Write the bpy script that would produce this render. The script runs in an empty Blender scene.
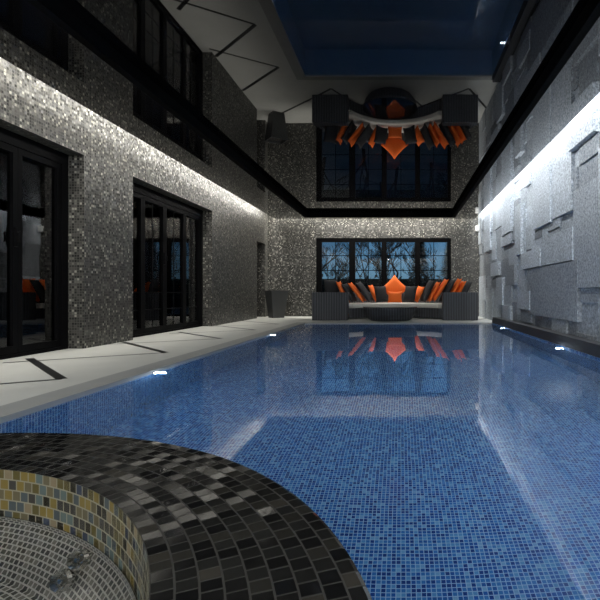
import bpy, bmesh, math, random
from math import sin, cos, pi, sqrt, radians
from mathutils import Vector, Matrix, Euler
S = 0.75                     # metres per layout unit (the camera's height above the deck)
C = bpy.context.scene.collection
R_ = random.Random(7)

# ------------------------------------------------------------------ materials
def mat(name):
    m = bpy.data.materials.new(name); m.use_nodes = True
    nt = m.node_tree; nt.nodes.clear()
    return m, nt
class G:
    def __init__(s, nt): s.nt = nt
    def n(s, t, **kw):
        o = s.nt.nodes.new(t)
        for k, v in kw.items():
            if hasattr(o, k): setattr(o, k, v)
        return o
    def put(s, sock, v):
        if isinstance(v, bpy.types.NodeSocket): s.nt.links.new(v, sock)
        else: sock.default_value = v
    def math(s, op, a, b=0.0, c=None):
        o = s.n('ShaderNodeMath', operation=op); s.put(o.inputs[0], a); s.put(o.inputs[1], b)
        if c is not None: s.put(o.inputs[2], c)
        return o.outputs[0]
    def vec(s, op, a, b=None, scale=None):
        o = s.n('ShaderNodeVectorMath', operation=op); s.put(o.inputs[0], a)
        if b is not None: s.put(o.inputs[1], b)
        if scale is not None: s.put(o.inputs['Scale'], scale)
        return o.outputs[0]
    def mix(s, f, a, b):
        o = s.n('ShaderNodeMix', data_type='RGBA'); s.put(o.inputs[0], f); s.put(o.inputs[6], a); s.put(o.inputs[7], b)
        return o.outputs[2]
    def mixf(s, f, a, b):
        o = s.n('ShaderNodeMix', data_type='FLOAT'); s.put(o.inputs[0], f); s.put(o.inputs[2], a); s.put(o.inputs[3], b)
        return o.outputs[0]
    def ramp(s, f, stops, interp='CONSTANT'):
        o = s.n('ShaderNodeValToRGB'); r = o.color_ramp; r.interpolation = interp
        while len(r.elements) < len(stops): r.elements.new(0.5)
        for e, (p, c) in zip(r.elements, stops): e.position = p; e.color = (*c, 1)
        s.put(o.inputs[0], f); return o.outputs[0]
    def noise(s, scale, detail=3, coord=None, rough=0.55):
        o = s.n('ShaderNodeTexNoise'); o.inputs['Scale'].default_value = scale; o.inputs['Detail'].default_value = detail
        o.inputs['Roughness'].default_value = rough
        if coord is not None: s.put(o.inputs['Vector'], coord)
        return o.outputs['Fac']
    def obj(s): return s.n('ShaderNodeTexCoord').outputs['Object']
    def pbsdf(s, **kw):
        o = s.n('ShaderNodeBsdfPrincipled')
        for k, v in kw.items(): s.put(o.inputs[k.replace('_', ' ')], v)
        return o
    def out(s, sh):
        o = s.n('ShaderNodeOutputMaterial'); s.nt.links.new(sh, o.inputs['Surface'])
    def bump(s, h, strength, dist):
        o = s.n('ShaderNodeBump'); o.inputs['Strength'].default_value = strength; o.inputs['Distance'].default_value = dist
        s.put(o.inputs['Height'], h); return o.outputs[0]
def col4(c): return (*c, 1)
def plain(name, c, rough=0.5, metal=0.0, nscale=0, namp=0.2, bump=0, bscale=200, ior=1.5):
    m, nt = mat(name); g = G(nt)
    color = col4(c)
    if nscale:
        f = g.noise(nscale, 4, g.obj())
        color = g.mix(f, col4([x * (1 - namp) for x in c]), col4([min(1, x * (1 + namp)) for x in c]))
    p = g.pbsdf(Base_Color=color, Roughness=rough, Metallic=metal, IOR=ior)
    if bump: g.put(p.inputs['Normal'], g.bump(g.noise(bscale, 3, g.obj()), bump, 0.01))
    g.out(p.outputs[0]); return m
def mosaic(name, stops, grout, gw=0.08, rough=0.15, metal=0.0, tilt=0.05, bond=0.0, jitter=0.0, grough=0.7, ior=1.5, coat=0.0, big=None):
    m, nt = mat(name); g = G(nt)
    uv = g.n('ShaderNodeUVMap', uv_map='tile').outputs[0]
    sp = g.n('ShaderNodeSeparateXYZ'); g.put(sp.inputs[0], uv)
    u, v = sp.outputs[0], sp.outputs[1]
    row = g.math('FLOOR', v)
    if bond:
        u = g.math('ADD', u, g.math('MULTIPLY', g.math('FLOORED_MODULO', row, 2.0), bond))
    fu, fv = g.math('FRACT', u), g.math('FRACT', v)
    cb = g.n('ShaderNodeCombineXYZ'); g.put(cb.inputs[0], g.math('FLOOR', u)); g.put(cb.inputs[1], row)
    wn = g.n('ShaderNodeTexWhiteNoise', noise_dimensions='3D'); g.put(wn.inputs[0], cb.outputs[0])
    val = wn.outputs['Value']
    tilec = g.ramp(val, stops)
    md = g.math('MAXIMUM', g.math('ABSOLUTE', g.math('SUBTRACT', fu, 0.5)), g.math('ABSOLUTE', g.math('SUBTRACT', fv, 0.5)))
    gm = g.math('GREATER_THAN', md, 0.5 - gw)
    p = g.pbsdf(Base_Color=g.mix(gm, tilec, col4(grout)), Roughness=g.mixf(gm, rough, grough), Metallic=g.mixf(gm, metal, 0.0), IOR=ior, Coat_Weight=coat)
    geo = g.n('ShaderNodeNewGeometry').outputs['Normal']
    off = g.vec('SCALE', g.vec('SUBTRACT', wn.outputs['Color'], (0.5, 0.5, 0.5)), scale=g.math('MULTIPLY', g.math('SUBTRACT', 1.0, gm), tilt))
    g.put(p.inputs['Normal'], g.vec('NORMALIZE', g.vec('ADD', geo, off)))
    g.out(p.outputs[0]); return m
def emit(name, c, st):
    m, nt = mat(name); g = G(nt); e = g.n('ShaderNodeEmission'); e.inputs[0].default_value = col4(c); e.inputs[1].default_value = st
    g.out(e.outputs[0]); return m
def glass_pane(name, ior=1.5, tint=(0.93, 0.96, 0.97)):
    m, nt = mat(name); g = G(nt)
    t = g.n('ShaderNodeBsdfTransparent'); t.inputs[0].default_value = col4(tint)
    gl = g.n('ShaderNodeBsdfGlossy'); gl.inputs['Roughness'].default_value = 0.0
    f = g.n('ShaderNodeFresnel'); f.inputs[0].default_value = ior
    mx = g.n('ShaderNodeMixShader'); g.put(mx.inputs[0], f.outputs[0]); g.put(mx.inputs[1], t.outputs[0]); g.put(mx.inputs[2], gl.outputs[0])
    g.out(mx.outputs[0]); return m
def water(name, amp, scale):
    m, nt = mat(name); g = G(nt)
    b = g.n('ShaderNodeBsdfGlass'); b.inputs['Roughness'].default_value = 0.0; b.inputs['IOR'].default_value = 1.333
    mp = g.n('ShaderNodeMapping'); g.put(mp.inputs[0], g.obj()); mp.inputs['Scale'].default_value = (1, 0.6, 1)
    g.put(b.inputs['Normal'], g.bump(g.noise(scale, 2, mp.outputs[0]), 1.0, amp))
    g.out(b.outputs[0]); return m

M = {}
M['wall_mosaic'] = mosaic('pewter_wall_mosaic', [(0, (0.012, 0.0115, 0.011)), (0.25, (0.038, 0.037, 0.033)), (0.52, (0.075, 0.072, 0.064)), (0.76, (0.15, 0.146, 0.126)), (0.92, (0.34, 0.33, 0.275))],
                          (0.10, 0.097, 0.087), gw=0.1, rough=0.3, metal=0.35, tilt=0.22)
M['pool_mosaic'] = mosaic('blue_pool_mosaic', [(0, (0.006, 0.04, 0.18)), (0.2, (0.012, 0.08, 0.28)), (0.55, (0.03, 0.15, 0.38)), (0.82, (0.09, 0.25, 0.46)), (0.95, (0.16, 0.32, 0.50))],
                          (0.30, 0.45, 0.58), gw=0.08, rough=0.14, tilt=0.12)
M['rim_mosaic'] = mosaic('black_rim_mosaic', [(0, (0.006, 0.006, 0.006)), (0.5, (0.012, 0.012, 0.011)), (0.8, (0.02, 0.019, 0.016)), (0.94, (0.035, 0.032, 0.026))],
                         (0.03, 0.029, 0.025), gw=0.05, rough=0.11, tilt=0.17, bond=0.5, grough=0.55, ior=1.52)
M['spa_mosaic'] = mosaic('iridescent_spa_mosaic', [(0, (0.03, 0.027, 0.018)), (0.14, (0.12, 0.10, 0.035)), (0.3, (0.06, 0.058, 0.05)), (0.42, (0.24, 0.18, 0.05)), (0.52, (0.08, 0.10, 0.105)),
                         (0.64, (0.15, 0.13, 0.075)), (0.76, (0.045, 0.055, 0.08)), (0.84, (0.26, 0.21, 0.13)), (0.92, (0.12, 0.16, 0.15))],
                         (0.20, 0.185, 0.13), gw=0.065, rough=0.14, metal=0.3, tilt=0.18, bond=0.5)
M['spa_basin'] = mosaic('grey_spa_mosaic', [(0, (0.05, 0.05, 0.045)), (0.25, (0.10, 0.10, 0.085)), (0.55, (0.16, 0.155, 0.13)), (0.8, (0.26, 0.25, 0.21))],
                        (0.72, 0.71, 0.65), gw=0.13, rough=0.3, tilt=0.08, bond=0.5)
M['deck'] = plain('pale_deck_stone', (0.61, 0.61, 0.565), 0.55, nscale=3.0, namp=0.10, bump=0.05, bscale=90)
M['coping'] = plain('grey_coping_stone', (0.36, 0.365, 0.35), 0.5, nscale=4, namp=0.12, bump=0.05, bscale=90)
M['inlay'] = plain('black_inlay', (0.012, 0.012, 0.012), 0.4)
M['black_frame'] = plain('black_frame_metal', (0.004, 0.004, 0.0045), 0.45, ior=1.12)
M['soffit'] = plain('matt_black_profile', (0.003, 0.003, 0.003), 0.9, ior=1.15)
M['dark'] = plain('dark_plaster', (0.03, 0.03, 0.03), 0.7)
M['room_floor'] = plain('dark_room_floor', (0.05, 0.045, 0.04), 0.4)
M['glass'] = glass_pane('door_glass', 1.9)
M['glass_window'] = glass_pane('window_glass', 1.5)
M['water'] = water('pool_water', 0.0012, 3.0)
M['spa_water'] = water('spa_water', 0.002, 8.0)
M['chrome'] = plain('chrome', (0.75, 0.75, 0.73), 0.12, 1.0)
M['lens'] = emit('lamp_lens', (0.72, 0.85, 1.0), 150)
M['lamp_warm'] = emit('warm_lamp_glass', (1.0, 0.72, 0.38), 9)
M['white'] = plain('white_plastic', (0.75, 0.75, 0.73), 0.4)
M['orange'] = plain('orange_fabric', (0.9, 0.15, 0.008), 0.75, nscale=60, namp=0.10, bump=0.15, bscale=400)
M['charcoal'] = plain('charcoal_fabric', (0.022, 0.023, 0.025), 0.8, nscale=60, namp=0.2, bump=0.15, bscale=400)
M['cream'] = plain('cream_fabric', (0.78, 0.76, 0.69), 0.85, nscale=30, namp=0.08, bump=0.15, bscale=300)
M['planter'] = plain('dark_grey_planter', (0.04, 0.042, 0.042), 0.45, nscale=8, namp=0.1)
M['soil'] = plain('soil', (0.012, 0.01, 0.008), 0.95, bump=0.6, bscale=60)
M['bark'] = plain('dark_bark', (0.02, 0.018, 0.016), 0.9)
M['ground'] = plain('garden_ground', (0.20, 0.26, 0.27), 0.9, nscale=0.8, namp=0.5)
M['hedge'] = plain('hedge_leaves', (0.02, 0.035, 0.025), 0.8, nscale=6, namp=0.7)
M['garden_wall'] = plain('garden_wall_render', (0.24, 0.25, 0.26), 0.8, nscale=2, namp=0.2)
M['black_gloss'] = plain('black_table_glass', (0.004, 0.004, 0.005), 0.03, ior=1.6)
def wicker():
    m, nt = mat('charcoal_wicker'); g = G(nt)
    w = g.n('ShaderNodeTexWave', wave_type='BANDS', bands_direction='X'); w.inputs['Scale'].default_value = 4.5; g.put(w.inputs['Vector'], g.obj())
    w2 = g.n('ShaderNodeTexWave', wave_type='BANDS', bands_direction='Z'); w2.inputs['Scale'].default_value = 16; g.put(w2.inputs['Vector'], g.obj())
    h = g.math('ADD', g.math('MULTIPLY', w.outputs['Fac'], 0.7), g.math('MULTIPLY', w2.outputs['Fac'], 0.3))
    p = g.pbsdf(Base_Color=g.mix(h, (0.008, 0.009, 0.011, 1), (0.085, 0.092, 0.105, 1)), Roughness=0.5)
    g.put(p.inputs['Normal'], g.bump(h, 0.5, 0.01)); g.out(p.outputs[0]); return m
M['wicker'] = wicker()
def stretch_ceiling():
    m, nt = mat('black_gloss_stretch_ceiling'); g = G(nt)
    p = g.pbsdf(Base_Color=(0.004, 0.004, 0.0045, 1), Roughness=0.012, IOR=1.72)
    g.put(p.inputs['Normal'], g.bump(g.noise(0.9, 1, g.obj()), 1.0, 0.0006))
    g.out(p.outputs[0]); return m
M['ceiling'] = stretch_ceiling()
def stone():
    m, nt = mat('grey_textured_stone'); g = G(nt)
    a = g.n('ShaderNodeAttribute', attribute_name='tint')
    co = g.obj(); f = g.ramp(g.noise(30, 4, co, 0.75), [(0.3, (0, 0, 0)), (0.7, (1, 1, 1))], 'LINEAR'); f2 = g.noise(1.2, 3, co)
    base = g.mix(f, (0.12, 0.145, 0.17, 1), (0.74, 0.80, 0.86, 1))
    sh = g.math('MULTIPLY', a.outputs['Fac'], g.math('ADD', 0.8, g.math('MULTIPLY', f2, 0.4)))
    colr = g.n('ShaderNodeVectorMath', operation='SCALE'); g.put(colr.inputs[0], base); g.put(colr.inputs['Scale'], sh)
    p = g.pbsdf(Base_Color=colr.outputs[0], Roughness=0.65)
    g.put(p.inputs['Normal'], g.bump(f, 0.35, 0.012)); g.out(p.outputs[0]); return m
M['stone'] = stone()

# ------------------------------------------------------------------ mesh builder
class MB:
    def __init__(s): s.v = []; s.f = []; s.m = []; s.uv = []; s.t = []
    def face(s, pts, m=0, uv=None, tint=1.0):
        i = len(s.v); s.v += [Vector(p) for p in pts]; s.f.append(list(range(i, i + len(pts)))); s.m.append(m); s.uv.append(uv); s.t.append(tint)
    def box(s, x0, x1, y0, y1, z0, z1, m=0, tint=1.0, skip=''):
        x0, x1 = sorted((x0, x1)); y0, y1 = sorted((y0, y1)); z0, z1 = sorted((z0, z1))
        F = {'-x': [(x0, y1, z0), (x0, y0, z0), (x0, y0, z1), (x0, y1, z1)], '+x': [(x1, y0, z0), (x1, y1, z0), (x1, y1, z1), (x1, y0, z1)],
             '-y': [(x0, y0, z0), (x1, y0, z0), (x1, y0, z1), (x0, y0, z1)], '+y': [(x1, y1, z0), (x0, y1, z0), (x0, y1, z1), (x1, y1, z1)],
             '-z': [(x0, y1, z0), (x1, y1, z0), (x1, y0, z0), (x0, y0, z0)], '+z': [(x0, y0, z1), (x1, y0, z1), (x1, y1, z1), (x0, y1, z1)]}
        for k, p in F.items():
            if k not in skip: s.face(p, m, None, tint)
        return s
    def prism(s, poly, z0, z1, m=0, mside=None, bottom=True):
        n = len(poly)
        s.face([(x, y, z1) for x, y in poly], m)
        if bottom: s.face([(x, y, z0) for x, y in reversed(poly)], m)
        for i in range(n):
            a, b = poly[i], poly[(i + 1) % n]
            s.face([(a[0], a[1], z0), (b[0], b[1], z0), (b[0], b[1], z1), (a[0], a[1], z1)], m if mside is None else mside)
        return s
    def lathe(s, c, prof, n=96, m=0, uvf=None, a0=0, a1=2 * pi):
        for i in range(n):
            t0, t1 = a0 + (a1 - a0) * i / n, a0 + (a1 - a0) * (i + 1) / n
            for (r0, z0), (r1, z1) in zip(prof[:-1], prof[1:]):
                P = [(c[0] + r0 * cos(t0), c[1] + r0 * sin(t0), c[2] + z0), (c[0] + r0 * cos(t1), c[1] + r0 * sin(t1), c[2] + z0),
                     (c[0] + r1 * cos(t1), c[1] + r1 * sin(t1), c[2] + z1), (c[0] + r1 * cos(t0), c[1] + r1 * sin(t0), c[2] + z1)]
                uv = None
                if uvf: uv = [uvf(t0, r0, z0), uvf(t1, r0, z0), uvf(t1, r1, z1), uvf(t0, r1, z1)]
                if r0 < 1e-6: P.pop(0); uv = uv and uv[1:]
                elif r1 < 1e-6: P.pop(); uv = uv and uv[:-1]
                s.face(P, m, uv)
        return s
    def tube(s, pts, radii, n=8, m=0):
        pts = [Vector(p) for p in pts]
        if not isinstance(radii, (list, tuple)): radii = [radii] * len(pts)
        rings = []
        for i, p in enumerate(pts):
            d = (pts[min(i + 1, len(pts) - 1)] - pts[max(i - 1, 0)]).normalized()
            a = d.cross(Vector((0, 0, 1)) if abs(d.z) < 0.9 else Vector((1, 0, 0))).normalized(); b = d.cross(a)
            rings.append([p + (a * cos(2 * pi * k / n) + b * sin(2 * pi * k / n)) * radii[i] for k in range(n)])
        for A, B in zip(rings[:-1], rings[1:]):
            for k in range(n): s.face([A[k], B[k], B[(k + 1) % n], A[(k + 1) % n]], m)
        s.face(rings[0], m); s.face(list(reversed(rings[-1])), m)
        return s
    def build(s, name, mats, parent=None, pitch=0.047, smooth=False, bevel=0, origin=(0, 0, 0), weld=True):
        if not isinstance(mats, (list, tuple)): mats = [mats]
        o = Vector(origin)
        me = bpy.data.meshes.new(name)
        me.from_pydata([(p - o) * S for p in s.v], [], s.f)
        uvl = me.uv_layers.new(name='tile'); ta = me.attributes.new('tint', 'FLOAT', 'FACE')
        for pi_, poly in enumerate(me.polygons):
            poly.material_index = s.m[pi_]; ta.data[pi_].value = s.t[pi_]; poly.use_smooth = smooth
            n = poly.normal; ax = max(range(3), key=lambda k: abs(n[k]))
            for j, li in enumerate(poly.loop_indices):
                if s.uv[pi_]: uvl.data[li].uv = s.uv[pi_][j]
                else:
                    p = s.v[s.f[pi_][j]]
                    q = (p.y, p.z) if ax == 0 else (p.x, p.z) if ax == 1 else (p.x, p.y)
                    uvl.data[li].uv = (q[0] / pitch + 500, q[1] / pitch + 500)
        if weld:
            bm = bmesh.new(); bm.from_mesh(me); bmesh.ops.remove_doubles(bm, verts=bm.verts, dist=1e-5)
            bm.to_mesh(me); bm.free()
        for m in mats: me.materials.append(m)
        ob = bpy.data.objects.new(name, me); C.objects.link(ob)
        if parent is not None: ob.parent = parent
        else: ob.location = o * S
        if bevel:
            b = ob.modifiers.new('bevel', 'BEVEL'); b.width = bevel * S; b.segments = 3; b.limit_method = 'ANGLE'
        if smooth and bevel == 0:
            pass
        return ob
def empty(name, loc=(0, 0, 0), rz=0):
    o = bpy.data.objects.new(name, None); C.objects.link(o); o.location = Vector(loc) * S; o.rotation_euler = (0, 0, rz); return o
def tag(o, label=None, cat=None, group=None, kind=None):
    if label: o['label'] = label
    if cat: o['category'] = cat
    if group: o['group'] = group
    if kind: o['kind'] = kind
    return o
def struct(o, label, cat): return tag(o, label, cat, kind='structure')

# ------------------------------------------------------------------ layout numbers
XL, XR = -5.7, 3.36          # tiled wall, stone wall
YB, YF = 20.3, -3.5          # back wall, wall behind the camera
HC = 4.13                    # ceiling
PL, PR, PB = -3.22, 3.05, 15.94   # pool edges
WZ = -0.03                   # water level
PD = -1.95                   # pool floor
SC, SO, SI, SZ = (-2.41, 0.62), 2.46, 1.84, 0.10   # spa centre, outer and inner radius, rim height

def arc(r, a0, a1, n):
    return [(SC[0] + r * cos(a0 + (a1 - a0) * i / n), SC[1] + r * sin(a0 + (a1 - a0) * i / n)) for i in range(n + 1)]
def spa_cut(x, r=SO): return sqrt(r * r - (x - SC[0]) ** 2)
def ang(x, top=True, r=SO): return math.atan2(spa_cut(x, r) if top else -spa_cut(x, r), x - SC[0])

# ---------------------------------------------------------------- floor (deck) with coping and inlay lines
RD = SO - 0.03
fl = MB()
CX = -3.545
a_t, a_b = ang(CX, True, RD), ang(CX, False, RD)
deck = [(CX, 16.2), (-6.35, 16.2), (-6.35, YF), (CX, YF)] + list(reversed(arc(RD, a_t, a_b + 2 * pi, 40)))
fl.prism(deck, -0.12, 0, 0)
fl.prism([(-6.35, 16.2), (3.5, 16.2), (3.5, 20.6), (-6.35, 20.6)], -0.12, 0, 0)
c_t = ang(PL, True, RD); c_b = ang(PL, False, RD)
fl.prism([(PL, 16.2), (CX, 16.2)] + [(CX, SC[1] + spa_cut(CX, RD)), (PL, SC[1] + spa_cut(PL, RD))], -0.12, 0, 2)
fl.prism([(PL, SC[1] - spa_cut(PL, RD)), (CX, SC[1] - spa_cut(CX, RD)), (CX, YF), (PL, YF)], -0.12, 0, 2)
fl.prism([(PL, PB), (PR, PB), (PR, 16.2), (PL, 16.2)], -0.12, 0, 2)
def strip(a, b, w):
    a, b = Vector((*a, 0)), Vector((*b, 0)); d = (b - a).normalized(); n = Vector((-d.y, d.x, 0)) * w / 2
    P = [a - n, a + n, b + n, b - n]
    fl.face([(p.x, p.y, 0.0015) for p in reversed(P)], 1)
ax = -3.94
for k in range(-1, 5):
    y = 5.52 + 2.44 * k
    if y > 3.4: strip((ax, y), (XL, y + (ax - XL)), 0.11)
    if y - 1.15 > 3.2: strip((ax, y), (XL, y - 0.66 * (ax - XL)), 0.08)
for k in range(3):
    x = -2.48 + 2.45 * k
    strip((x, 16.86), (x - 2.9, 19.76), 0.1); strip((x, 16.86), (x + 1.75, 20.2), 0.09)
o = fl.build('floor', [M['deck'], M['inlay'], M['coping']])
struct(o, 'pale stone pool deck with black zigzag inlay lines along left side', 'floor')

# ---------------------------------------------------------------- pool basin and water
pb = MB()
pb.face([(PL, YF, PD), (PR, YF, PD), (PR, PB, PD), (PL, PB, PD)])
pb.face([(PL, YF, PD), (PL, PB, PD), (PL, PB, -0.12), (PL, YF, -0.12)])
pb.face([(PR, PB, PD), (PR, YF, PD), (PR, YF, 0), (PR, PB, 0)])
pb.face([(PL, PB, PD), (PR, PB, PD), (PR, PB, -0.12), (PL, PB, -0.12)])
pb.face([(PR, YF, PD), (PL, YF, PD), (PL, YF, -0.12), (PR, YF, -0.12)])
struct(pb.build('pool_basin', M['pool_mosaic'], pitch=0.0345), 'blue glass mosaic floor and walls of the long pool', 'pool')
wt = MB()
wa = arc(SO, ang(PL, True), ang(PL, False), 64)       # clockwise round the pool side of the spa
wt.face([(PR, YF, WZ), (PR, PB, WZ), (PL, PB, WZ)] + [(x, y, WZ) for x, y in wa] + [(PL, YF, WZ)])
struct(wt.build('water', M['water']), 'still clear water of the blue tiled pool', 'water')

# ---------------------------------------------------------------- walls
wl = MB()
D1, D2, D3 = (4.62, 8.54), (10.1, 14.33), (18.8, 19.95)
TOP = HC + 0.62
for y0, y1 in ((YF, D1[0]), (D1[1], D2[0]), (D2[1], D3[0]), (D3[1], YB + 0.4)): wl.box(-6.3, XL, y0, y1, 0, TOP)
for (y0, y1), z in ((D1, 3.48), (D2, 3.48), (D3, 3.06)): wl.box(-6.3, XL, y0, y1, z, TOP)
struct(wl.build('wall_left', M['wall_mosaic'], pitch=0.047), 'left wall of pewter mosaic tiles with glass doors', 'wall')
wb = MB()
W0, W1, WT = -3.63, 2.14, 3.35
wb.box(XL, W0, YB, YB + 0.35, 0, TOP); wb.box(W1, XR + 0.1, YB, YB + 0.35, 0, TOP); wb.box(W0, W1, YB, YB + 0.35, WT, TOP)
struct(wb.build('wall_back', M['wall_mosaic'], pitch=0.047), 'back wall of pewter mosaic tiles around the window', 'wall')
struct(MB().box(-6.3, 3.9, YF - 0.3, YF, PD, TOP).build('wall_front', plain('grey_render', (0.5, 0.5, 0.48), 0.7)), 'dark wall at the near end of the pool', 'wall')
struct(MB().box(-6.3, 3.9, YF - 0.3, YB + 0.4, TOP, TOP + 0.2).build('trim_2', M['dark']), 'dark slab above the ceiling cove', 'trim')

# stone wall: random ashlar partition at slightly different depths, plus slabs that stand proud
ws = MB()
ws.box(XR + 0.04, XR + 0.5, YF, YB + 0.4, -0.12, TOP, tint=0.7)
rr = random.Random(21)
def part(y0, y1, z0, z1, d=0):
    w, h = y1 - y0, z1 - z0
    if (w < 1.1 and h < 0.8) or (d > 2 and w < 2.2 and h < 1.3 and rr.random() < 0.35):
        dep = rr.choice([0.0, 0.015, 0.03, 0.045, 0.06]); ws.box(XR - dep, XR + 0.06, y0, y1, z0, z1, tint=rr.choice((0.55, 0.7, 0.8, 0.9, 1.0, 1.05)), skip='+x'); return
    if w > h * 1.3 or h < 0.6:
        c = y0 + w * rr.uniform(0.3, 0.7); part(y0, c, z0, z1, d + 1); part(c, y1, z0, z1, d + 1)
    else:
        c = z0 + h * rr.uniform(0.3, 0.7); part(y0, y1, z0, c, d + 1); part(y0, y1, c, z1, d + 1)
part(YF, 8, 0.0, HC + 0.5); part(8, YB, 0.0, HC + 0.5)
def px(x, y): D = 475 * 3.27 / (x - 401); return D, 1 - (y - 293) * D / 475
def slab(xl, xr, top, bot, dep, tint=1.0):   # edges read off as (distance, height)
    y1, y0 = px(xl, 293)[0], px(xr, 293)[0]
    zt = HC + 0.3 if top is None else px(*top)[1]; zb = max(0.0, px(*bot)[1])
    ws.box(XR - dep, XR + 0.03, y0, y1, zb, zt, tint=tint, skip='+x')
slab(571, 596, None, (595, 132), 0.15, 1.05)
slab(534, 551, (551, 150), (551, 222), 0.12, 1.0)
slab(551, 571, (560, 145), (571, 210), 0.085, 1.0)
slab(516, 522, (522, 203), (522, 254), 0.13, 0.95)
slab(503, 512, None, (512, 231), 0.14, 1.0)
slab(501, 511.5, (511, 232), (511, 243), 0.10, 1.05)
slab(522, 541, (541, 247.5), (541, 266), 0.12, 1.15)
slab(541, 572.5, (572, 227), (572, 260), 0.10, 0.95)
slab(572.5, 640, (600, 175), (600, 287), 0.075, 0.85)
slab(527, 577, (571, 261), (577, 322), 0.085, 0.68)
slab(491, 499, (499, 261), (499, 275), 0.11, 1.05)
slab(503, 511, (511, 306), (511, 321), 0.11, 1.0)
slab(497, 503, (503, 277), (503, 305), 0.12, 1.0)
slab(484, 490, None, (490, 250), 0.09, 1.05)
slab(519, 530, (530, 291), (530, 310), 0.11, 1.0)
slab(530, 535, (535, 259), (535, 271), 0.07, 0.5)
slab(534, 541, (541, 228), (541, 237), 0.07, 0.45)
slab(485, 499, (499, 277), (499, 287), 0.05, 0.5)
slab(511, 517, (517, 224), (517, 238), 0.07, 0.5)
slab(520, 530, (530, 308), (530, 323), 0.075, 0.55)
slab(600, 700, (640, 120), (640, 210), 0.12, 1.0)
struct(ws.build('wall_right', M['stone'], weld=False), 'right wall of grey stone slabs set at different depths', 'wall')
kb = MB(); P_ = [(PR, 0.0), (PR + 0.03, 0.19), (XR + 0.2, 0.19), (XR + 0.2, 0.0)]
for (xa, za), (xb, zb) in zip(P_, P_[1:] + P_[:1]): kb.face([(xa, PB, za), (xa, YF, za), (xb, YF, zb), (xb, PB, zb)])
kb.face([(x, PB, z) for x, z in P_][::-1]); kb.face([(x, YF, z) for x, z in P_])
struct(kb.build('baseboard_right', plain('dark_kerb_stone', (0.028, 0.03, 0.034), 0.5, nscale=12, namp=0.25, ior=1.3)), 'dark stone kerb between the pool and stone wall', 'baseboard')

# ---------------------------------------------------------------- ceiling
EL, ER, EB = -5.32, 3.10, 20.0
struct(MB().box(EL, ER, YF + 0.25, EB, HC, HC + 0.16).build('ceiling', M['ceiling']), 'mirror gloss black stretch ceiling over the pool', 'ceiling')
t = MB(); a, b, c, d, w, dr = -3.78, 2.12, 0.2, 18.6, 0.09, 0.15
w, dr = 0.11, 0.18; t.box(a, a + w, c, d, HC - dr, HC); t.box(b - w, b, c, d, HC - dr, HC); t.box(a + w, b - w, d - w, d, HC - dr, HC); t.box(a + w, b - w, c, c + w, HC - dr, HC)
struct(t.build('trim_1', M['soffit']), 'black rectangular profile hanging under the gloss ceiling', 'trim')

# ---------------------------------------------------------------- glazed doors in the left wall
def glazed_door(name, y0, y1, edges, z1, label, handle_at):
    root = empty(name, (-6.05, (y0 + y1) / 2, 0)); org = (-6.05, (y0 + y1) / 2, 0)
    struct(root, label, 'door')
    f = MB(); x0, x1 = -6.16, -5.98
    f.box(x0, x1, y0, y0 + 0.12, 0, z1); f.box(x0, x1, y1 - 0.16, y1, 0, z1); f.box(x0, x1, y0 + 0.12, y1 - 0.16, z1 - 0.2, z1); f.box(x0, x1, y0 + 0.12, y1 - 0.16, 0, 0.05)
    f.build('frame', M['black_frame'], root, origin=org)
    E = [y0 + 0.12] + edges + [y1 - 0.16]
    for i in range(len(E) - 1):
        p0, p1 = E[i] + 0.004, E[i + 1] - 0.004
        st = 0.085; zt, zb = z1 - 0.205, 0.055
        q = MB(); X0, X1 = -6.12, -6.0
        q.box(X0, X1, p0, p0 + st, zb, zt); q.box(X0, X1, p1 - st, p1, zb, zt); q.box(X0, X1, p0 + st, p1 - st, zt - 0.1, zt); q.box(X0, X1, p0 + st, p1 - st, zb, zb + 0.12)
        pn = q.build('door_panel', M['black_frame'], root, origin=org)
        MB().box(-6.065, -6.05, p0 + st, p1 - st, zb + 0.12, zt - 0.1).build('glass_pane', M['glass'], pn, origin=org)
        bars = MB()
        for k in (1, 2): 
            z = zb + 0.12 + 0.42 * k
            bars.box(-6.072, -6.043, p0 + st, p1 - st, z - 0.012, z + 0.012)
        if name == 'door_2':
            ym = (p0 + p1) / 2; bars.box(-6.072, -6.043, ym - 0.012, ym + 0.012, zb + 0.12, zt - 0.1)
            bars.build('glazing_bar', M['black_frame'], pn, origin=org)
        if i in handle_at:
            h = MB(); yh = p1 - st / 2
            h.box(-6.0, -5.975, yh - 0.03, yh + 0.03, 1.72, 2.02); h.tube([(-5.985, yh, 1.95), (-5.93, yh, 1.95), (-5.93, yh, 1.80), (-5.985, yh, 1.80)], 0.014)
            h.build('handle', M['black_frame'], pn, origin=org)
    return root
glazed_door('door_1', D1[0], D1[1], [5.5, 6.47, 7.44], 3.48, 'black framed folding glass door nearest the spa', (2,))
glazed_door('door_2', D2[0], D2[1], [11.05, 12.08, 13.19], 3.48, 'black framed folding glass door between two tiled piers', (1,))
d3 = MB().box(-6.22, -6.12, D3[0], D3[1], 0, 3.06).build('door_3', plain('dark_door_leaf', (0.012, 0.012, 0.012), 0.5)); struct(d3, 'dark door leaf in the narrow doorway beside the planter', 'door')

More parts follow.
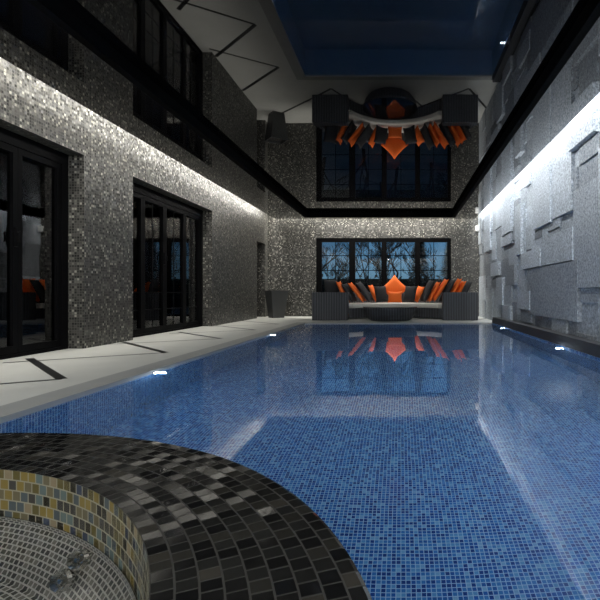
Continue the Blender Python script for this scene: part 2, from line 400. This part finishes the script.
# dark rooms behind the doors
rm = MB(); X0, X1, Y0, Y1, Z1 = -9.3, -6.3, 3.6, 18.6, 4.0
rm.face([(X0, Y0, 0), (X1, Y0, 0), (X1, Y1, 0), (X0, Y1, 0)], 1)
rm.face([(X0, Y0, Z1), (X0, Y1, Z1), (X1, Y1, Z1), (X1, Y0, Z1)])
rm.face([(X0, Y0, 0), (X0, Y1, 0), (X0, Y1, Z1), (X0, Y0, Z1)])
rm.face([(X0, Y1, 0), (X1, Y1, 0), (X1, Y1, Z1), (X0, Y1, Z1)])
rm.face([(X1, Y0, 0), (X0, Y0, 0), (X0, Y0, Z1), (X1, Y0, Z1)])
struct(rm.build('wall_room', [M['dark'], M['room_floor']]), 'dark walls of the room behind the glass doors', 'wall')
wlamp = empty('wall_lamp', (-9.3, 17.0, 2.7)); tag(wlamp, 'small warm wall lamp glowing in the dark room behind folding glass door', 'lamp')
MB().box(-9.3, -9.24, 16.9, 17.1, 2.55, 2.95).build('back_plate', M['chrome'], wlamp, origin=(-9.3, 17.0, 2.7))
MB().lathe((-9.12, 17.0, 2.72), [(0.0, 0), (0.07, 0), (0.1, 0.28), (0.0, 0.28)], 20).build('lamp_shade', M['lamp_warm'], wlamp, origin=(-9.3, 17.0, 2.7))

# ---------------------------------------------------------------- back window
win = empty('window_1', ((W0 + W1) / 2, YB, 0)); org = ((W0 + W1) / 2, YB, 0)
struct(win, 'wide black framed window in four bays behind the sofa', 'window')
f = MB(); y0, y1 = YB + 0.02, YB + 0.16
mull = [(-2.22, -1.96), (-0.83, -0.61), (0.60, 0.82)]
f.box(W0, W0 + 0.24, y0, y1, 0, WT); f.box(W1 - 0.15, W1, y0, y1, 0, WT); f.box(W0 + 0.24, W1 - 0.15, y0, y1, WT - 0.17, WT); f.box(W0 + 0.24, W1 - 0.15, y0, y1, 0, 0.08)
for m0, m1 in mull: f.box(m0, m1, y0, y1, 0.12, WT - 0.17)
f.build('window_frame', M['black_frame'], win, origin=org)
bays = [(W0 + 0.24, mull[0][0]), (mull[0][1], mull[1][0]), (mull[1][1], mull[2][0]), (mull[2][1], W1 - 0.15)]
for b0, b1 in bays:
    MB().box(b0, b1, YB + 0.10, YB + 0.115, 0.12, WT - 0.17).build('glass_pane', M['glass_window'], win, origin=org)
    g_ = MB(); xm = (b0 + b1) / 2
    g_.box(xm - 0.012, xm + 0.012, YB + 0.085, YB + 0.095, 0.12, WT - 0.17)
    for z in (0.70, 1.33, 1.97, 2.60): g_.box(b0, b1, YB + 0.085, YB + 0.095, z - 0.013, z + 0.013)
    g_.build('glazing_bar', M['black_frame'], win, origin=org)

# ---------------------------------------------------------------- garden beyond the window
struct(MB().box(-30, 30, YB + 0.36, 75, -0.1, -0.02).build('ground', M['ground']), 'pale garden ground beyond the back window', 'ground')
def tree(x, y, h, seed, label):
    r = random.Random(seed); mb = MB()
    def br(p, d, L, rad, lev):
        pts = [p]; q = p.copy(); dd = d.copy()
        for i in range(3):
            dd = (dd + Vector((r.uniform(-.25, .25), r.uniform(-.25, .25), r.uniform(-.05, .18)))).normalized(); q = q + dd * L / 3; pts.append(q.copy())
        mb.tube(pts, [rad, rad * .85, rad * .7, rad * .5], 5)
        if lev == 0: return
        for k in range(r.choice((3, 4)) if lev > 1 else 3):
            s = r.choice(pts[1:]); nd = (dd + Vector((r.uniform(-1, 1), r.uniform(-1, 1), r.uniform(-.3, .6))) * 0.9).normalized()
            br(s, nd, L * r.uniform(.5, .78), max(rad * .5, .012), lev - 1)
    br(Vector((x, y, -0.02)), Vector((0, 0, 1)), h * .45, h * .022, 5)
    o = mb.build('bare_tree', M['bark'], origin=(x, y, -0.02), weld=False)
    return tag(o, label, 'tree', 'bare trees in the garden')
tree(-4.1, 25.5, 4.6, 3, 'bare branching tree seen through the left bay of the back window')
tree(-1.9, 24.0, 4.2, 5, 'bare branching tree seen through second bay of the back window')
tree(-0.2, 27.5, 5.0, 8, 'bare branching tree seen through the third bay above the orange cushion')
tree(1.7, 26.5, 4.4, 12, 'bare branching tree seen through the right bay of the back window')
tree(-4.9, 30.0, 5.4, 21, 'slender bare tree farther off behind the left bay of the back window')
tree(-1.3, 31.2, 5.6, 33, 'taller bare tree farther off, between second and third bays of back window')
def conifer(x, y, h, w, seed, label):
    r = random.Random(seed); root = empty('evergreen_tree', (x, y, -0.02)); tag(root, label, 'tree', 'evergreens in the garden')
    MB().tube([(x, y, -0.02), (x, y, h * .9)], [.09, .03], 8).build('trunk', M['bark'], root, origin=(x, y, -0.02))
    m_ = MB()
    for i in range(3200):
        t = r.random() ** .8; rad = w * (1 - t) * r.uniform(.35, 1) ** .5 + .05; a = r.uniform(0, 2 * pi)
        c_ = Vector((x + rad * cos(a), y + rad * sin(a), .25 + t * (h - .25) - .1 * rad)); d_ = Vector((cos(a), sin(a), r.uniform(-.6, .1))).normalized() * r.uniform(.14, .3)
        u = d_.cross(Vector((0, 0, 1))).normalized() * .07; m_.face([c_ - d_ * .5 - u, c_ + d_, c_ - d_ * .5 + u])
    m_.build('foliage', M['hedge'], root, origin=(x, y, -0.02), weld=False)
conifer(1.25, 32.0, 5.6, 1.1, 2, 'dark evergreen tree outside the third bay of the back window')
conifer(3.0, 28.6, 4.5, 1.1, 6, 'dark evergreen tree outside the right bay of the back window')
hd = MB(); rh = random.Random(4)
for i in range(900):
    x, y, z = rh.uniform(-9, 9), rh.uniform(33.2, 34.8), rh.uniform(0.1, 2.3) * (0.8 + 0.2 * sin(rh.random() * 6))
    s_ = rh.uniform(.12, .3); n = Vector((rh.uniform(-1, 1), rh.uniform(-1, .2), rh.uniform(-.5, 1))).normalized(); u = n.orthogonal().normalized() * s_; v = n.cross(u)
    c_ = Vector((x, y, z)); hd.face([c_ - u, c_ + v * .6, c_ + u, c_ - v * .6])
hd.box(-9, 9, 33.5, 34.5, -0.02, 2.0)
tag(hd.build('hedge', M['hedge'], weld=False), 'dark clipped hedge across the garden behind the bare trees', 'hedge')

# ---------------------------------------------------------------- spa
spa = empty('spa', (SC[0], SC[1], 0)); org = (SC[0], SC[1], 0)
tag(spa, 'round sunken spa with a black mosaic rim beside the pool', 'spa')
NR = 196
P3 = (SO - SI) / 9
MB().lathe((*SC, 0), [(SI, SZ), (SO - 0.02, SZ), (SO - 0.006, SZ - 0.006), (SO, SZ - 0.02)], 168, 0, lambda t, r, z: (t / (2 * pi) * NR, (r - SI) / P3 + 100)).lathe(
    (*SC, 0), [(SO, SZ - 0.02), (SO, PD)], 168, 0, lambda t, r, z: (t / (2 * pi) * NR, z / P3 + 200)).build('rim', M['rim_mosaic'], spa, origin=org)
SW = -0.13
MB().lathe((*SC, 0), [(SI, -0.95), (SI, SZ)], 168, 0, lambda t, r, z: (t / (2 * pi) * 220, z / 0.0525 + 300)).build('inner_wall', M['spa_mosaic'], spa, origin=org)
MB().lathe((*SC, 0), [(0.0, -1.25), (SI - 0.62, -1.25), (SI - 0.62, -0.62), (SI - 0.16, -0.60), (SI - 0.012, -0.20), (SI - 0.012, -0.14)], 168, 0,
           lambda t, r, z: (t / (2 * pi) * 330, (z * 1.0 - r) / 0.026 + 300)).build('seat', M['spa_basin'], spa, origin=org)
def jet(th, r, z):
    c_ = Vector((SC[0] + r * cos(th), SC[1] + r * sin(th), z)); nrm = Vector((-cos(th), -sin(th), 0.45)).normalized()
    q = nrm.to_track_quat('Z', 'Y')
    def L(prof):
        m_ = MB(); m_.lathe((0, 0, 0), prof, 24); m_.v = [q @ p + c_ for p in m_.v]; return m_
    j = L([(0.070, 0.0), (0.074, 0.014), (0.06, 0.026), (0.042, 0.016), (0.042, 0.0)]).build('jet', M['chrome'], spa, origin=org)
    L([(0.0, 0.012), (0.02, 0.02), (0.024, 0.004), (0.036, 0.002)]).build('nozzle', M['chrome'], j, origin=org)
jet(radians(56.5), SI - 0.05, -0.25); jet(radians(57), SI - 0.11, -0.40)
struct(MB().lathe((*SC, SW), [(SI - 0.013, 0), (0.0, 0)], 96).build('spa_water', M['spa_water']), 'clear water inside the round spa', 'water')

# ---------------------------------------------------------------- pool lights
def pool_light(side, y, label, power=1.0):
    x = PL if side < 0 else PR; s = 1 if side < 0 else -1; z = -0.12 if side < 0 else -0.11
    root = empty('pool_light', (x, y, z)); tag(root, label, 'light', 'underwater lights in the pool walls')
    q = Vector((s, 0, 0)).to_track_quat('Z', 'Y'); c_ = Vector((x, y, z))
    def L(prof):
        m_ = MB(); m_.lathe((0, 0, 0), prof, 28); m_.v = [q @ p + c_ for p in m_.v]; return m_
    L([(0.085, 0.0), (0.085, 0.012), (0.066, 0.018), (0.06, 0.004)]).build('ring', M['chrome'], root, origin=(x, y, z))
    L([(0.0, 0.04), (0.03, 0.034), (0.05, 0.02), (0.06, 0.006)]).build('lens', M['lens'], root, origin=(x, y, z))
    li = bpy.data.lights.new('pool_lamp', 'SPOT'); li.energy = 88 * power; li.color = (0.72, 0.86, 1.0); li.spot_size = radians(165); li.spot_blend = 0.6; li.shadow_soft_size = 0.05
    lo = bpy.data.objects.new('pool_lamp', li); C.objects.link(lo); lo.location = (c_ + Vector((s * 0.06, 0, 0))) * S
    lo.rotation_euler = Vector((s, 0, -0.35)).to_track_quat('-Z', 'Y').to_euler()
    pl = bpy.data.lights.new('pool_glow', 'POINT'); pl.energy = 12 * max(power, .4); pl.color = (0.72, 0.86, 1.0); pl.shadow_soft_size = 0.03
    po = bpy.data.objects.new('pool_glow', pl); C.objects.link(po); po.location = (c_ + Vector((s * 0.1, 0, 0))) * S
    return root
pool_light(-1, 6.22, 'round underwater light in the left pool wall opposite the tiled pier')
pool_light(-1, 11.7, 'round underwater light in the left pool wall near the planter', 0.08)
pool_light(1, 8.94, 'bright round underwater light below the stone wall, nearer of two', 0.7)
pool_light(1, 13.9, 'round underwater light below the stone wall near the sofa', 0.08)
pool_light(1, 3.9, 'round underwater light below the stone wall across the pool from the spa', 1.3)

# ---------------------------------------------------------------- planter and sensor
pt = empty('planter', (-5.05, 19.25, 0), radians(38)); tag(pt, 'tall tapered dark grey square planter in the back left corner', 'planter')
q = MB()
def frus(m_, a0, z0, a1, z1, flip=False):
    A = [(a0 * i, a0 * j, z0) for i, j in ((-1, -1), (1, -1), (1, 1), (-1, 1))]; B = [(a1 * i, a1 * j, z1) for i, j in ((-1, -1), (1, -1), (1, 1), (-1, 1))]
    for k in range(4):
        P = [A[k], A[(k + 1) % 4], B[(k + 1) % 4], B[k]]; m_.face(P[::-1] if flip else P)
    return A, B
A, B = frus(q, 0.235, 0, 0.36, 1.1); q.face(A[::-1])
a2, b2 = frus(q, 0.32, 1.1, 0.315, 0.98, True)
for k in range(4): q.face([B[k], B[(k + 1) % 4], a2[(k + 1) % 4], a2[k]])
q.build('pot', M['planter'], pt)
q = MB(); q.face([(0.316 * i, 0.316 * j, 0.985) for i, j in ((-1, -1), (1, -1), (1, 1), (-1, 1))]); q.build('soil', M['soil'], pt)
sn = MB(); sn.box(3.18, 3.29, 20.12, 20.3, 3.62, 3.86); sn.lathe((3.235, 20.12, 3.70), [(0.0, -0.04), (0.035, -0.02), (0.035, 0.02), (0.0, 0.04)], 12)
tag(sn.build('motion_sensor', M['white'], bevel=0.015), 'small white motion sensor high in the back right corner', 'sensor')

# ---------------------------------------------------------------- sofa
QC = (-0.21, 16.85)
sofa = empty('curved_sofa', (QC[0], 18.7, 0)); org = (QC[0], 18.7, 0)
tag(sofa, 'curved dark wicker sofa with cream seat pads before the back window', 'sofa')
def ring(r0, r1, z0, z1, ymin, n=64):
    def lim(r): return math.asin(min(1, (ymin - QC[1]) / r))
    m_ = MB(); a_i, a_o = lim(r0), lim(r1)
    I = [(QC[0] + r0 * cos(a_i + (pi - 2 * a_i) * k / n), QC[1] + r0 * sin(a_i + (pi - 2 * a_i) * k / n)) for k in range(n + 1)]
    O = [(QC[0] + r1 * cos(a_o + (pi - 2 * a_o) * k / n), QC[1] + r1 * sin(a_o + (pi - 2 * a_o) * k / n)) for k in range(n + 1)]
    for k in range(n):
        i0, i1, o0, o1 = I[k], I[k + 1], O[k], O[k + 1]
        m_.face([(*i0, z1), (*o0, z1), (*o1, z1), (*i1, z1)]); m_.face([(*i1, z0), (*o1, z0), (*o0, z0), (*i0, z0)])
        m_.face([(*i0, z0), (*i0, z1), (*i1, z1), (*i1, z0)]); m_.face([(*o0, z0), (*o1, z0), (*o1, z1), (*o0, z1)])
    m_.face([(*I[0], z0), (*O[0], z0), (*O[0], z1), (*I[0], z1)]); m_.face([(*I[n], z0), (*I[n], z1), (*O[n], z1), (*O[n], z0)])
    return m_
ring(1.87, 3.1, 0.04, 0.42, 17.75).build('base', M['wicker'], sofa, origin=org, bevel=0.02)
ring(1.84, 2.94, 0.425, 0.60, 17.78).build('seat_cushion', M['cream'], sofa, origin=org, bevel=0.05)
ring(2.95, 3.12, 0.425, 1.02, 17.78).build('backrest', M['wicker'], sofa, origin=org, bevel=0.03)
for x0, x1 in ((-3.26, -1.94), (1.52, 2.82)):
    MB().box(x0, x1, 17.35, 17.74, 0.0, 1.03).build('arm', M['wicker'], sofa, origin=org, bevel=0.025)
# table
tb = empty('coffee_table', (-0.40, 17.45, 0)); tag(tb, 'low round dark wicker table with glossy black top before the sofa', 'table')
org = (-0.40, 17.45, 0)
MB().lathe((-0.40, 17.45, 0), [(0.0, 0.0), (0.70, 0.0), (0.80, 0.06), (0.92, 0.22), (0.985, 0.40), (0.985, 0.47), (0.0, 0.47)], 64).build('base', M['wicker'], tb, origin=org, smooth=False)
MB().lathe((-0.40, 17.45, 0), [(0.0, 0.475), (0.99, 0.475), (1.0, 0.485), (0.99, 0.50), (0.0, 0.50)], 64).build('tabletop', M['black_gloss'], tb, origin=org)

# cushions
def cushion(name, w, h, t, m_):
    n = 14; me = bpy.data.meshes.new(name); V = []; F = []
    def prof(a): return max(0.0, 1 - abs(a) ** 2.6) ** 0.55
    for side in (1, -1):
        for i in range(n + 1):
            for j in range(n + 1):
                u, v = -1 + 2 * i / n, -1 + 2 * j / n
                pin = 1 - 0.10 * (1 - v * v) * abs(u) ** 3; pin2 = 1 - 0.10 * (1 - u * u) * abs(v) ** 3
                V.append(Vector((u * w / 2 * pin, side * t / 2 * prof(u) * prof(v), v * h / 2 * pin2)) * S)
    N = (n + 1) ** 2
    for i in range(n):
        for j in range(n):
            a, b, c_, d_ = i * (n + 1) + j, (i + 1) * (n + 1) + j, (i + 1) * (n + 1) + j + 1, i * (n + 1) + j + 1
            F.append((a, d_, c_, b)); F.append((N + a, N + b, N + c_, N + d_))
    me.from_pydata(V, [], F)
    bm = bmesh.new(); bm.from_mesh(me); bmesh.ops.remove_doubles(bm, verts=bm.verts, dist=1e-5); bmesh.ops.recalc_face_normals(bm, faces=bm.faces); bm.to_mesh(me); bm.free()
    for p in me.polygons: p.use_smooth = True
    me.materials.append(m_); o = bpy.data.objects.new(name, me); C.objects.link(o); return o
def place(x, y, z, yaw, lean, roll, w, h, t, color, label, name='throw_cushion'):
    """x,y,z centre; roll turns it in its own plane, lean tips the top sideways (towards +x), yaw turns the face from the pool"""
    o = cushion(name, w, h, t, M[color])
    mtx = Matrix.Rotation(lean, 4, 'Y') @ Matrix.Rotation(yaw, 4, 'Z') @ Matrix.Rotation(radians(-12), 4, 'X') @ Matrix.Rotation(roll, 4, 'Y')
    o.rotation_euler = mtx.to_euler(); o.location = Vector((x, y, z)) * S
    return tag(o, label, 'cushion', 'throw cushions on the curved sofa')
r45 = radians(45)
K = lambda cx, D: (cx - 401) / 475 * D
Z = lambda cy, D: 1 - (cy - 293) * D / 475
def cu(cx, cy, D, yaw, lean, roll, w, h, t, color, label): place(K(cx, D), D, Z(cy, D), radians(yaw), radians(lean), radians(roll), w, h, t, color, label)
cu(331.5, 291, 18.1, 34, 0, 0, .6, .95, .18, 'charcoal', 'square charcoal cushion farthest left, standing up behind the left wicker arm')
cu(343, 292, 18.32, 80, -13, 0, .6, .94, .12, 'orange', 'narrow orange cushion edge between the two charcoal cushions above left arm')
cu(349.3, 292.6, 18.5, 76, -20, 0, .64, .86, .15, 'charcoal', 'charcoal cushion leaning left beside the end of the left wicker arm')
cu(357, 292, 18.65, 82, -27, 0, .66, .98, .13, 'orange', 'long orange cushion leaning left on the cream seat, between two charcoal cushions')
cu(364.5, 291.5, 18.8, 76, -25, 0, .68, .97, .17, 'charcoal', 'tall charcoal cushion leaning left behind the long orange cushion')
cu(373.8, 293, 19.15, 76, -13, 0, .6, .74, .13, 'orange', 'small orange cushion peeping out left of a plump charcoal cushion')
cu(381, 294, 18.95, 32, -4, 0, .56, .68, .24, 'charcoal', 'plump charcoal cushion just left of the small orange front cushion')
cu(394.5, 288.5, 19.5, 0, 0, 45, .82, .82, .2, 'orange', 'large orange cushion standing on its corner at the middle of sofa')
cu(395, 297, 19.0, 0, 0, 0, .58, .46, .16, 'orange', 'small orange cushion in front of the large orange diamond cushion')
cu(410, 294, 18.95, -32, 4, 0, .56, .68, .24, 'charcoal', 'plump charcoal cushion just right of the small orange front cushion')
cu(418, 294, 19.1, -66, 14, 0, .6, .7, .15, 'orange', 'orange cushion tipped right beside the plump charcoal cushion at middle right')
cu(427.2, 291, 18.85, -74, 13, 0, .66, .98, .18, 'charcoal', 'tall charcoal cushion with rounded top right of the middle, beside two orange ones')
cu(433.4, 291.8, 18.7, -80, 16, 0, .62, .92, .12, 'orange', 'tall orange cushion squeezed against the rounded charcoal one, right half of sofa')
cu(439.8, 290, 18.55, -80, 21, 0, .64, 1.06, .14, 'orange', 'tallest orange cushion leaning right, next to the right wicker arm')
cu(447, 290.8, 18.4, -78, 18, 0, .62, 1.06, .16, 'charcoal', 'charcoal cushion rising behind the inner end of the right wicker arm')
cu(453.6, 290.2, 18.28, -80, 16, 0, .58, 1.06, .12, 'orange', 'orange cushion with a high corner behind the middle of right wicker arm')
cu(458.5, 291.6, 18.18, -78, 16, 0, .54, .96, .12, 'orange', 'lower orange cushion pressed against the last charcoal cushion, above right arm')
cu(464.6, 291.8, 18.0, -78, 17, 0, .42, .94, .16, 'charcoal', 'charcoal cushion farthest right, above the outer end of the right wicker arm')

# ---------------------------------------------------------------- light
def area(name, loc, sx, sy, e, color=(1, .97, .9), rot=(0, 0, 0), spread=180):
    l = bpy.data.lights.new(name, 'AREA'); l.shape = 'RECTANGLE'; l.size = sx * S; l.size_y = sy * S; l.energy = e; l.color = color; l.spread = radians(spread)
    o = bpy.data.objects.new(name, l); C.objects.link(o); o.location = Vector(loc) * S; o.rotation_euler = rot; return o
LZ = HC + 0.44
LEN = YB - YF - 0.6; YM = (YB + YF) / 2
area('cove_light_left', (EL - 0.07, YM, HC + 0.12), 0.1, LEN, 35, rot=(0, radians(40), 0))
area('cove_wash_left', (EL - 0.09, YM, LZ), 0.14, LEN, 170)
area('cove_light_right', (ER + 0.06, YM, HC + 0.12), 0.08, LEN, 40, (.95, .98, 1.0), rot=(0, radians(-45), 0))
area('cove_wash_right', (ER + 0.06, YM, LZ), 0.10, LEN, 210, (.95, .98, 1.0), rot=(0, radians(-12), 0))
# added fill lamps, unseen, on the outer sides of the hanging profile, washing the walls
area('profile_fill_right', (2.14, 9.4, HC - 0.09), 0.1, 18.2, 95, (.95, .98, 1.0), rot=(0, radians(-62), 0))
area('profile_fill_left', (-3.80, 9.4, HC - 0.09), 0.1, 18.2, 70, (1, .98, .93), rot=(0, radians(40), 0))
area('profile_fill_back', (-0.83, 18.63, HC - 0.09), 5.7, 0.1, 55, (1, .97, .92), rot=(radians(42), 0, 0))
for x_ in (-3.6, -1.2, 1.2):  # added fill spots behind the camera, no fixtures modelled
    dl = bpy.data.lights.new('near_fill_spot', 'SPOT'); dl.energy = 320; dl.color = (.96, .98, 1.0); dl.spot_size = radians(130); dl.spot_blend = 0.8; dl.shadow_soft_size = 0.015
    do = bpy.data.objects.new('near_fill_spot', dl); C.objects.link(do); do.location = Vector((x_, -2.6, HC - 0.03)) * S; do.rotation_euler = (radians(60), 0, 0)
area('cove_light_back', ((XL + XR) / 2, (YB + EB) / 2, LZ), XR - XL - 0.8, 0.12, 150)
area('cove_light_front', ((XL + XR) / 2, YF + 0.12, LZ), XR - XL - 0.8, 0.12, 200)
sl = bpy.data.lights.new('spa_lamp', 'POINT'); sl.energy = 45; sl.color = (1, .97, .9); sl.shadow_soft_size = 0.07
so = bpy.data.objects.new('spa_lamp', sl); C.objects.link(so); so.location = Vector((SC[0] - 0.9, SC[1] - 0.1, -0.42)) * S

w = bpy.data.worlds.new('dusk'); bpy.context.scene.world = w; w.use_nodes = True
nt = w.node_tree; nt.nodes.clear(); g = G(nt)
sp = g.n('ShaderNodeSeparateXYZ'); g.put(sp.inputs[0], g.n('ShaderNodeTexCoord').outputs['Generated'])
cl = g.noise(5, 4, g.n('ShaderNodeTexCoord').outputs['Generated'])
cr = g.ramp(sp.outputs[2], [(0.0, (0.22, 0.42, 0.56)), (0.12, (0.10, 0.26, 0.48)), (0.5, (0.02, 0.06, 0.16))], 'LINEAR')
bg = g.n('ShaderNodeBackground'); g.put(bg.inputs[0], cr); g.put(bg.inputs[1], g.math('MULTIPLY_ADD', cl, 0.9, 0.15))
wo = g.n('ShaderNodeOutputWorld'); nt.links.new(bg.outputs[0], wo.inputs[0])

# ---------------------------------------------------------------- camera and view
cam = bpy.data.cameras.new('camera'); co = bpy.data.objects.new('camera', cam); C.objects.link(co)
co.location = (0, 0, S); co.rotation_euler = (pi / 2, 0, 0)
cam.sensor_width = 36; cam.lens = 475 / 600 * 36; cam.shift_x = -101 / 600; cam.shift_y = -7 / 600; cam.clip_start = 0.02
sc = bpy.context.scene; sc.camera = co
sc.view_settings.view_transform = 'Standard'; sc.view_settings.look = 'None'; sc.view_settings.gamma = 1; sc.view_settings.use_curve_mapping = False
sc.view_settings.exposure = 0.0
sc.cycles.max_bounces = 10; sc.cycles.glossy_bounces = 6; sc.cycles.transmission_bounces = 8; sc.cycles.transparent_max_bounces = 16
sc.cycles.sample_clamp_indirect = 4.0
sc.cycles.use_denoising = True
sc.cycles.caustics_refractive = True
